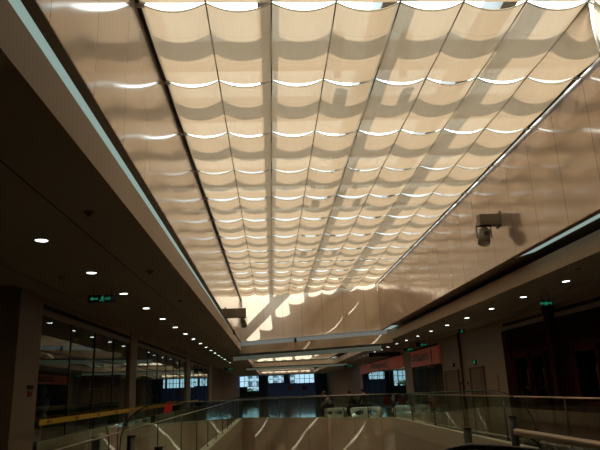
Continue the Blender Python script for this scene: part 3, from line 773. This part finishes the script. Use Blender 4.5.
# shop glazing
for k, (y0, y1, zt) in enumerate(((38.4, 57, E + 1.12), (30.05, 36.4, E + .98))):
    w = struct('window_%d' % (20 + k), MB().box(WR + .02, WR + .035, y0, y1, .05, zt), M['shopglass'])
    n = 7 if k == 0 else 4; mb = MB()
    for q in range(1, n): y = y0 + (y1 - y0) * q / n; mb.box(WR, WR + .05, y - .03, y + .03, 0, zt)
    mb.box(WR, WR + .05, y0, y1, 0, .08); build('window_frame', mb, M['darksteel'], w)

# ------------------------------------------------------------------ far end wall with windows
Y = FAR
W = [(-4.94, -2.0, E + .6, E + 2.2), (-.6, 1.9, E + 1.0, E + 2.15), (2.8, 6.6, E + .85, E + 2.2), (-3.8, -2.0, E - .1, E + .62)]
mb = MB()
mb.box(WL - 6, -4.94, Y, Y + .2, 0, ZC + .1); mb.box(-4.94, WR + 4, Y, Y + .2, E + 2.2, ZC + .1)
mb.box(-2.0, -.6, Y, Y + .2, 0, E + 2.2); mb.box(1.9, 2.8, Y, Y + .2, 0, E + 2.2); mb.box(6.6, WR + 4, Y, Y + .2, 0, E + 2.2)
mb.box(-.6, 1.9, Y, Y + .2, 0, E + 1.0); mb.box(2.8, 6.6, Y, Y + .2, 0, E + .85); mb.box(-4.94, -3.8, Y, Y + .2, 0, E + .6); mb.box(-3.8, -2.0, Y, Y + .2, 0, E - .1)
mb.box(-.6, 1.9, Y, Y + .2, E + 2.15, E + 2.2)
struct('wall_end', mb, M['teal'])
for k, (x0, x1, z0, z1) in enumerate(W):
    w = struct('window_%d' % (30 + k), MB().box(x0, x1, Y + .08, Y + .1, z0, z1), M['winglass'])
    mb = MB(); n = max(2, round((x1 - x0) / .75))
    for q in range(n + 1): x = x0 + (x1 - x0) * q / n; mb.box(x - .035, x + .035, Y + .03, Y + .12, z0, z1)
    for z in (z0, (z0 + z1) / 2, z1): mb.box(x0, x1, Y + .03, Y + .12, z - .03, z + .03)
    build('window_frame', mb, M['frame'], w)
t = thing('blue_hoarding', 'long dark blue hoarding under the far windows with faint red marks', 'hoarding', (3.6, Y - .3, 0))
mb = MB(); mb.box(-.7, 6.7, Y - .32, Y - .25, 0, E + .83)
for x in (1.5, 3.6, 5.2): mb.box(x, x + .03, Y - .34, Y - .32, 0, E + .83)
build('boards', mb, M['blue'], t)
for x, z, r in ((2.8, E + .1, .32), (3.3, E + .25, .25), (4.9, E + .2, .3), (5.3, E + .05, .2)):
    mb = MB(); mb.prism([(r * math.cos(a), r * 1.2 * math.sin(a)) for a in [PI * q / 5 for q in range(10)]], (x, Y - .335, z), (1, 0, 0), (0, 0, 1), (0, -.01, 0)); build('painted_mark', mb, M['reddk'], t)
mb = MB(); mb.box(-9, WR + 4, FAR + .2, FAR + .4, ZC, ZG + .2); struct('wall_end_upper', mb, M['beam'])
mb = MB(); mb.box(WL - 6, WR + 4.2, -4.2, -4, -.4, ZG + .2); struct('wall_back', mb, M['wall'])
# what shows beyond the windows: a pale building and trees
t = thing('building', 'pale building seen through the far windows', 'building', (3., 140., 0))
mb = MB(); mb.box(-6, 6, 140, 148, -9, 6); build('wall', mb, M['concrete'], t)
for i in range(6):
    for j in range(4): mb = MB(); mb.box(-5.4 + i * 1.9, -4.4 + i * 1.9, 139.95, 140.02, -1.2 + j * 1.8, -.1 + j * 1.8); build('window', mb, M['frame'], t)
for k, (x, r) in enumerate(((-9, 2.2), (-4.5, 1.7), (2.2, 1.9), (8.4, 2.0))):
    t = thing('tree', 'dark tree outside the far windows, %s from the left' % ordn[k], 'tree', (x, 118, -9), 'trees outside the far windows')
    mb = MB(); mb.tube([(x, 118, -9), (x + .2, 118, 0)], [.3, .12], 8); build('trunk', mb, M['brown'], t)
    mb = MB(); rnd = random.Random(k)
    for q in range(60):
        a, b2, rr = rnd.uniform(0, 2 * PI), rnd.uniform(-.7, 1.2), r * rnd.uniform(.5, 1)
        mb.ball((x + math.cos(a) * rr * math.cos(b2), 118 + math.sin(a) * rr * math.cos(b2), .3 + rr * math.sin(b2)), .38, .38, .3, 6, 4)
    build('crown', mb, M['leaf'], t)

# ------------------------------------------------------------------ balustrades
def balustrade(name, label, a, b, pitch, zt, rail_z, rail_m=None, rail_r=.022, post=.018, zb=.12, group=None):
    ax, ay = a; bx, by = b; L_ = math.hypot(bx - ax, by - ay); n = max(1, round(L_ / pitch)); t = thing(name, label, 'balustrade', (ax, ay, 0), group)
    for k in range(n):
        p = (ax + (bx - ax) * (k + .01) / n, ay + (by - ay) * (k + .01) / n); q = (ax + (bx - ax) * (k + .99) / n, ay + (by - ay) * (k + .99) / n)
        mb = MB(); mb.quad((p[0], p[1], zb), (q[0], q[1], zb), (q[0], q[1], zt), (p[0], p[1], zt)); g = build('glass_pane', mb, M['balglass'], t)
        mb = MB(); mb.bar(p, q, .014, zt, zt + .006); build('pane_edge', mb, M['edge'], g)
    for k in range(n + 1):
        x, y = ax + (bx - ax) * k / n, ay + (by - ay) * k / n
        mb = MB(); mb.tube([(x, y, 0), (x, y, rail_z)], post, 8); mb.box(x - post * 1.7, x + post * 1.7, y - post * 1.7, y + post * 1.7, .1, .16); build('post', mb, M['darksteel'], t)
    mb = MB(); mb.tube([(ax, ay, rail_z), (bx, by, rail_z)], rail_r, 10); build('handrail', mb, rail_m or M['steel'], t)
    return t
balustrade('glass_balustrade', 'glass balustrade along the far end of the floor opening, in front of the benches', (XL + .02, kerb_y(XL) + .12), (KR + .1, kerb_y(KR) + .12), 1.4, 1.09, 1.12, post=.022)
balustrade('glass_balustrade', 'glass balustrade along the left edge of the floor opening', (XL - .04, YN - 2.2), (XL - .04, kerb_y(XL) - .1), 2.4, 1.20, 1.10, rail_r=.009, post=.010)
balustrade('glass_balustrade', 'glass balustrade along the right edge of the floor opening', (KR + .12, kerb_y(KR) - .1), (KR + .55, 9.0), 3.1, 1.13, 1.13, rail_r=.016, rail_m=M['bronze'])
balustrade('glass_balustrade', 'glass balustrade crossing the right walkway behind the bronze handrail', (KR + .55, 8.9), (WR - .15, 7.8), 2.1, 1.12, 1.13, rail_r=.02, rail_m=M['bronze'])

mb = MB(); q = (XL + .02, kerb_y(XL) + .12); mb.tube([(q[0], q[1], .1), (q[0], q[1], 1.16)], .055, 12)
tag(build('corner_post', mb, M['darksteel']), 'thick dark post at the far left corner of the glass balustrades', 'post')
# near escalator screen: big panes with rounded outer corners and dark stub posts
t = thing('glass_screen', 'large glass screen with rounded upper corners at the near edge of the floor opening', 'glass screen', (.6, 7., 0))
def arc(cx, cz, r, a0, a1, n=8): return [(cx + r * math.cos(a0 + (a1 - a0) * k / n), cz + r * math.sin(a0 + (a1 - a0) * k / n)) for k in range(n + 1)]
zt = E - .10; x0, x1 = -1.68, 3.0
P = [(x0, -.3), (.62, -.3), (.62, zt)] + arc(x0 + .4, zt - .4, .4, PI / 2, PI)
Q = [(.66, -.3), (x1, -.3)] + arc(x1 - .5, zt - .5, .5, 0, PI / 2) + [(.66, zt)]
for R_ in (P, Q):
    mb = MB(); mb.quad(*[(x, 7.0, z) for x, z in R_]); g = build('glass_pane', mb, M['balglass'], t)
    c = [(x, 7.0, z) for x, z in R_]; c = c[2:] if R_ is P else c[1:]
    mb = MB(); mb.tube(c + ([(x0, 7.0, -.3)] if R_ is P else []), .007, 6); build('pane_edge', mb, M['edge'], g)
for x, z in ((-1.55, E - .43), (-1.25, E - .56), (2.18, E - .50)):
    mb = MB(); mb.tube([(x, 6.95, -.3), (x, 6.95, z)], .045, 14); mb.tube([(x, 6.95, z), (x, 6.95, z + .012)], .05, 14); build('stub_post', mb, M['darksteel'], t)

# bronze tube handrail at lower right
t = thing('tube_handrail', 'thick bronze tube handrail running towards the camera at lower right', 'handrail', (2.45, 5., 0))
mb = MB(); mb.tube([(2.45, 6.2, E - .50), (2.45, 2.0, E - .49)], .034, 16); mb.ball((2.45, 6.2, E - .50), .034, .034, .034); build('rail', mb, M['bronze'], t)
for y in (5.9, 4.4, 2.9):
    mb = MB(); mb.tube([(2.45, y, E - .53), (2.50, y, E - .57), (2.56, y, E - .66)], .012, 8); mb.tube([(2.56, y, 0), (2.56, y, E - .62)], .022, 10); build('post', mb, M['darksteel'], t)
mb = MB(); mb.tube([(2.56, 6.55, 0), (2.56, 6.55, E - .38)], .04, 14); mb.tube([(2.56, 6.55, E - .38), (2.56, 6.55, E - .365)], .045, 14); build('newel_post', mb, M['darksteel'], t)
mb = MB(); mb.quad((2.6, 5.9, .1), (2.6, 2., .1), (2.6, 2., E - .62), (2.6, 5.9, E - .62)); build('glass_pane', mb, M['balglass'], t)

# top of an escalator, with its black moving handrail
t = thing('escalator', 'escalator newel with curved black rubber handrail at the bottom right', 'escalator', (1.75, 5.6, 0))
P = [(1.50, 5.9, E - .95), (1.44, 5.8, E - .80), (1.48, 5.7, E - .66), (1.58, 5.6, E - .58), (1.75, 5.55, E - .552), (2.0, 5.5, E - .57), (2.25, 5.45, E - .60), (2.5, 5.4, E - .64)]
mb = MB(); mb.tube(P, .028, 12); build('rubber_handrail', mb, M['black'], t)
mb = MB(); mb.quad(*[(x, y + .01, z - .03) for x, y, z in P], (2.5, 5.4, 0), (1.5, 5.9, 0)); build('glass_side', mb, M['balglass'], t)
mb = MB(); mb.bar((1.45, 5.93), (2.55, 5.42), .12, 0, .22); build('skirt', mb, M['steel'], t)

# ------------------------------------------------------------------ white benches with oval holes
def bench(x, y, w, h, rot, label):
    cu = bpy.data.curves.new('bench', 'CURVE'); cu.dimensions = '2D'; cu.fill_mode = 'BOTH'; cu.extrude = .20; cu.bevel_depth = .03; cu.bevel_resolution = 2
    def loop(P):
        s = cu.splines.new('POLY'); s.points.add(len(P) - 1); s.use_cyclic_u = True
        for q, (a, b) in zip(s.points, P): q.co = (a, b, 0, 1)
    r = h * .42
    loop([(a, b) for a, b in arc(w / 2 - r, h - r - .03, r, 0, PI / 2, 8) + arc(-w / 2 + r * .6, h - r * .6 - .03, r * .6, PI / 2, PI, 8) + arc(-w / 2 + r * .9 + .05, r * .9 + .03, r * .9, PI, 1.5 * PI, 8) + arc(w / 2 - r - .02, r + .03, r, 1.5 * PI, 2 * PI, 8)])
    for cx in (-w * .225, w * .215):
        loop([(cx + w * .185 * math.cos(a) + .04 * math.sin(a), h * .5 + h * .27 * math.sin(a)) for a in [2 * PI * k / 20 for k in range(20)]][::-1])
    tmp = bpy.data.objects.new('tmp', cu); C.objects.link(tmp)
    dg = bpy.context.evaluated_depsgraph_get(); me = bpy.data.meshes.new_from_object(tmp.evaluated_get(dg)); bpy.data.objects.remove(tmp)
    me.transform(Matrix.Rotation(PI / 2, 4, 'X')); me.materials.clear(); me.materials.append(M['bench'])
    o = bpy.data.objects.new('bench', me); C.objects.link(o); o.location = (x, y, 0); o.rotation_euler = (0, 0, rot)
    tag(o, label, 'bench', 'white sculpted benches')
bench(3.2, 31.6, 1.25, .50, -.5, 'white bench with two oval holes, leftmost, a person on its left end')
bench(4.62, 30.3, 1.55, .52, -.5, 'white bench with two oval holes, where two dark dressed people sit')
bench(6.55, 30.4, 1.25, .46, -.2, 'dim white bench with oval holes in front of the red chairs')
bench(8.0, 31.5, 1.1, .44, -.1, 'dim white bench with oval holes at the right, by the nearer shop')

# red chairs of the cafe
def chair(x, y, rz, label):
    t = thing('cafe_chair', label, 'chair', (0, 0, 0), 'red cafe chairs on the right')
    mb = MB(); mb.box(-.22, .22, -.22, .22, .42, .46); build('seat', mb, M['chairred'], t, bevel=.015)
    mb = MB(); mb.hexa([(-.22, .19, .46), (.22, .19, .46), (.22, .22, .46), (-.22, .22, .46)], [(-.20, .27, .86), (.20, .27, .86), (.20, .30, .86), (-.20, .30, .86)]); build('backrest', mb, M['chairred'], t, bevel=.01)
    for sx in (-1, 1):
        for sy in (-1, 1): mb = MB(); mb.tube([(sx * .18, sy * .18, .42), (sx * .21, sy * .21, 0)], .014, 8); build('leg', mb, M['steel'], t)
    t.location = (x, y, 0); t.rotation_euler = (0, 0, rz)
for k, (x, y, r) in enumerate(((6.75, 35.3, .4), (7.35, 34.2, 1.2), (7.45, 35.6, -.5), (7.75, 29.0, .3), (8.0, 30.3, 2.4))):
    chair(x, y, r, ['red cafe chair behind the dark dressed people, leftmost', 'red cafe chair right of the seated people, nearest to the benches', 'red cafe chair at the foot of the wide beige pilaster',
                    'red cafe chair under the nearer red shop board, right side', 'red cafe chair beside the small white cup table'][k])
t = thing('cafe_table', 'small dark round cafe table by the nearer red shop', 'table', (7.65, 29.7, 0))
mb = MB(); mb.lathe((7.65, 29.7, 0), [(.3, .70), (.32, .71), (.32, .74), (.3, .75)], 24); build('tabletop', mb, M['darksteel'], t)
mb = MB(); mb.lathe((7.65, 29.7, 0), [(.2, 0), (.2, .02), (.03, .05), (.03, .7)], 16); build('leg', mb, M['steel'], t)
mb = MB(); mb.lathe((7.65, 29.65, .75), [(.045, 0), (.06, .12), (.065, .2), (.055, .2)], 14); tag(build('paper_cup', mb, M['clip']), 'white paper cup standing on the small cafe table', 'cup')

# ------------------------------------------------------------------ people
def skin_mesh(name, nodes, edges, m, parent, sub=2, mx=True):
    me = bpy.data.meshes.new(name); names = list(nodes); me.from_pydata([nodes[k][0] for k in names], [(names.index(a), names.index(b)) for a, b in edges], [])
    o = bpy.data.objects.new(name, me); C.objects.link(o)
    sk = o.modifiers.new('skin', 'SKIN'); sk.use_smooth_shade = True
    for i, k in enumerate(names):
        r = nodes[k][1]; r = r if isinstance(r, tuple) else (r, r); me.skin_vertices[0].data[i].radius = r
        me.skin_vertices[0].data[i].use_root = (i == 0)
    ss = o.modifiers.new('sub', 'SUBSURF'); ss.levels = ss.render_levels = sub
    dg = bpy.context.evaluated_depsgraph_get(); res = bpy.data.meshes.new_from_object(o.evaluated_get(dg)); bpy.data.objects.remove(o)
    res.materials.clear(); res.materials.append(m); q = bpy.data.objects.new(name, res); C.objects.link(q); q.parent = parent
    for p in res.polygons: p.use_smooth = True
    return q
def sitter(loc, rz, label, top_m, lean=.25, seat=.50, knees=.1, head_turn=0.):
    """a seated adult facing -y in its own frame; pelvis over the origin"""
    t = thing('person', label, 'person', (0, 0, 0)); 
    s = math.sin(lean); c = math.cos(lean)
    def up(h, x=0, f=0): return (x, -h * s - f * c, seat + .09 + h * c - f * s * .3)
    J = {'pelvis': ((0, 0, seat + .09), (.15, .11)), 'waist': (up(.20), (.125, .095)), 'chest': (up(.38), (.155, .11)), 'collar': (up(.50), (.10, .075)), 'neck': (up(.57, 0, .02), .050)}
    hd = Vector(up(.70, 0, .06)); J['headlow'] = (tuple(hd + Vector((0, -.015, -.06))), (.062, .070)); J['head'] = (tuple(hd), (.078, .092)); J['headtop'] = (tuple(hd + Vector((0, .01, .085))), (.05, .06))
    ed = [('pelvis', 'waist'), ('waist', 'chest'), ('chest', 'collar'), ('collar', 'neck'), ('neck', 'headlow'), ('headlow', 'head'), ('head', 'headtop')]
    for S, sx in (('L', -1), ('R', 1)):
        J['hip' + S] = ((sx * .10, -.03, seat + .085), .088); J['knee' + S] = ((sx * (.13 + knees * .4), -.44, seat + .06), .058)
        J['calf' + S] = ((sx * (.13 + knees * .4), -.47, seat * .62), .052); J['ankle' + S] = ((sx * (.12 + knees * .3), -.44, .085), .036); J['toe' + S] = ((sx * (.13 + knees * .3), -.60, .04), .034)
        sh = up(.47, sx * .18); J['shoulder' + S] = (sh, .056)
        el = Vector(sh) + Vector((sx * .05, -.13, -.26)); J['elbow' + S] = (tuple(el), .040)
        wr = Vector((sx * .10, -.40, seat + .19)); J['wrist' + S] = (tuple(wr), .027); J['palm' + S] = (tuple(wr + Vector((-sx * .015, -.06, -.015))), (.036, .018))
        ed += [('pelvis', 'hip' + S), ('hip' + S, 'knee' + S), ('knee' + S, 'calf' + S), ('calf' + S, 'ankle' + S), ('ankle' + S, 'toe' + S), ('collar', 'shoulder' + S), ('shoulder' + S, 'elbow' + S), ('elbow' + S, 'wrist' + S), ('wrist' + S, 'palm' + S)]
        pb = wr + Vector((-sx * .015, -.06, -.015))
        for f_, (dx, ln) in enumerate(((-.026, .058), (-.009, .068), (.009, .062), (.026, .048))):
            a = pb + Vector((dx, -.035, -.004)); b = a + Vector((0, -ln * .55, -.016)); d_ = b + Vector((0, -ln * .25, -.032))
            J['f%s%da' % (S, f_)] = (tuple(a), .0088); J['f%s%db' % (S, f_)] = (tuple(b), .008); J['f%s%dc' % (S, f_)] = (tuple(d_), .0065)
            ed += [('palm' + S, 'f%s%da' % (S, f_)), ('f%s%da' % (S, f_), 'f%s%db' % (S, f_)), ('f%s%db' % (S, f_), 'f%s%dc' % (S, f_))]
        a = pb + Vector((-sx * .045, -.005, -.01)); b = a + Vector((-sx * .012, -.035, -.012)); J['t%sa' % S] = (tuple(a), .0095); J['t%sb' % S] = (tuple(b), .0075)
        ed += [('palm' + S, 't%sa' % S), ('t%sa' % S, 't%sb' % S)]
    body = skin_mesh('body', J, ed, M['skin'], t, 2)
    # face and ears
    mb = MB(); mb.ball(tuple(hd + Vector((0, -.098, -.012))), .011, .016, .020, 8, 6)
    for sx in (-1, 1): mb.ball(tuple(hd + Vector((sx * .082, .005, -.012))), .010, .018, .028, 8, 6)
    b1 = build('nose_and_ears', mb, M['skin'], t)
    mb = MB()
    for sx in (-1, 1): mb.ball(tuple(hd + Vector((sx * .031, -.086, .012))), .012, .008, .006, 8, 6)
    mb.ball(tuple(hd + Vector((0, -.088, -.052))), .022, .008, .005, 8, 6); build('eyes_and_mouth', mb, M['hair'], t)
    mb = MB(); mb.ball(tuple(hd + Vector((0, .022, .035))), .094, .098, .088, 18, 12); build('hair', mb, M['hair'], t)
    # clothes: slightly larger skins
    K = {k: (J[k][0], tuple(q * 1.13 + .006 for q in J[k][1])) for k in ('pelvis', 'waist', 'chest', 'collar')}
    e2 = [('pelvis', 'waist'), ('waist', 'chest'), ('chest', 'collar')]
    for S in 'LR':
        for k, q in (('shoulder', .068), ('elbow', .052), ('wrist', .036)): K[k + S] = (J[k + S][0], q)
        e2 += [('collar', 'shoulder' + S), ('shoulder' + S, 'elbow' + S), ('elbow' + S, 'wrist' + S)]
    skin_mesh('jacket', K, e2, top_m, t, 2)
    K = {'pelvis': (J['pelvis'][0], (.165, .125))}; e2 = []
    for S in 'LR':
        for k, q in (('hip', .10), ('knee', .072), ('calf', .064), ('ankle', .052)): K[k + S] = (J[k + S][0], q)
        e2 += [('pelvis', 'hip' + S), ('hip' + S, 'knee' + S), ('knee' + S, 'calf' + S), ('calf' + S, 'ankle' + S)]
    skin_mesh('trousers', K, e2, M['trouser'], t, 2)
    for S in 'LR':
        a = Vector(J['ankle' + S][0]); b = Vector(J['toe' + S][0]); mb = MB(); mb.ball(tuple((a + b) / 2 + Vector((0, -.02, -.02))), .048, .135, .045, 12, 8); build('shoe', mb, M['shoe'], t)
    t.location = loc; t.rotation_euler = (0, 0, rz)
    return t
sitter((3.0, 31.75, 0), -1.45, 'person in a greyish pink top leaning forward on the left end of the leftmost bench', M['shirt'], .45)
sitter((4.22, 30.75, 0), -1.75, 'person in dark clothes bent forward on the second bench, reddish face', M['jacketd'], .50)
sitter((4.66, 30.62, 0), -2.6, 'larger person in a dark brown coat sitting right of the bent one', M['jacketb'], .22)

# ------------------------------------------------------------------ world, sun, camera
w = bpy.data.worlds.new('World'); bpy.context.scene.world = w; w.use_nodes = True
nt = w.node_tree; bg = nt.nodes['Background']
tc = nt.nodes.new('ShaderNodeTexCoord'); sp = nt.nodes.new('ShaderNodeSeparateXYZ'); cr = nt.nodes.new('ShaderNodeValToRGB')
nt.links.new(tc.outputs['Generated'], sp.inputs[0]); nt.links.new(sp.outputs['Z'], cr.inputs[0]); nt.links.new(cr.outputs[0], bg.inputs['Color'])
cr.color_ramp.elements[0].position = 0.; cr.color_ramp.elements[0].color = (.66, .76, .80, 1)
cr.color_ramp.elements[1].position = .6; cr.color_ramp.elements[1].color = (.84, .92, .93, 1)
bg.inputs['Strength'].default_value = 6.0
sl = bpy.data.lights.new('sun', 'SUN'); sl.energy = 9.6; sl.angle = math.radians(.6); sl.color = (1, .96, .90)
so = bpy.data.objects.new('sun', sl); C.objects.link(so)
so.rotation_euler = Vector((.12, 1., -1.4)).to_track_quat('-Z', 'Y').to_euler()

cam = bpy.data.cameras.new('camera'); co = bpy.data.objects.new('camera', cam); C.objects.link(co)
cam.sensor_fit = 'HORIZONTAL'; cam.sensor_width = 36; cam.lens = 36 * 593 / 600; cam.clip_start = .05; cam.clip_end = 500
R = Matrix(((0.99823983, 0.02457869, -0.05397335), (-0.04544245, -0.26778588, -0.96240621), (-0.03810799, 0.96316489, -0.26619761)))
co.matrix_world = Matrix.Translation((0, 0, E)) @ R.to_4x4()
bpy.context.scene.camera = co
vs = bpy.context.scene.view_settings; vs.view_transform = 'Standard'; vs.look = 'None'; vs.exposure = 0.; vs.gamma = 1.
cy = bpy.context.scene.cycles
cy.max_bounces = 10; cy.diffuse_bounces = 5; cy.glossy_bounces = 4; cy.transparent_max_bounces = 16; cy.sample_clamp_indirect = 4.
cy.caustics_reflective = False
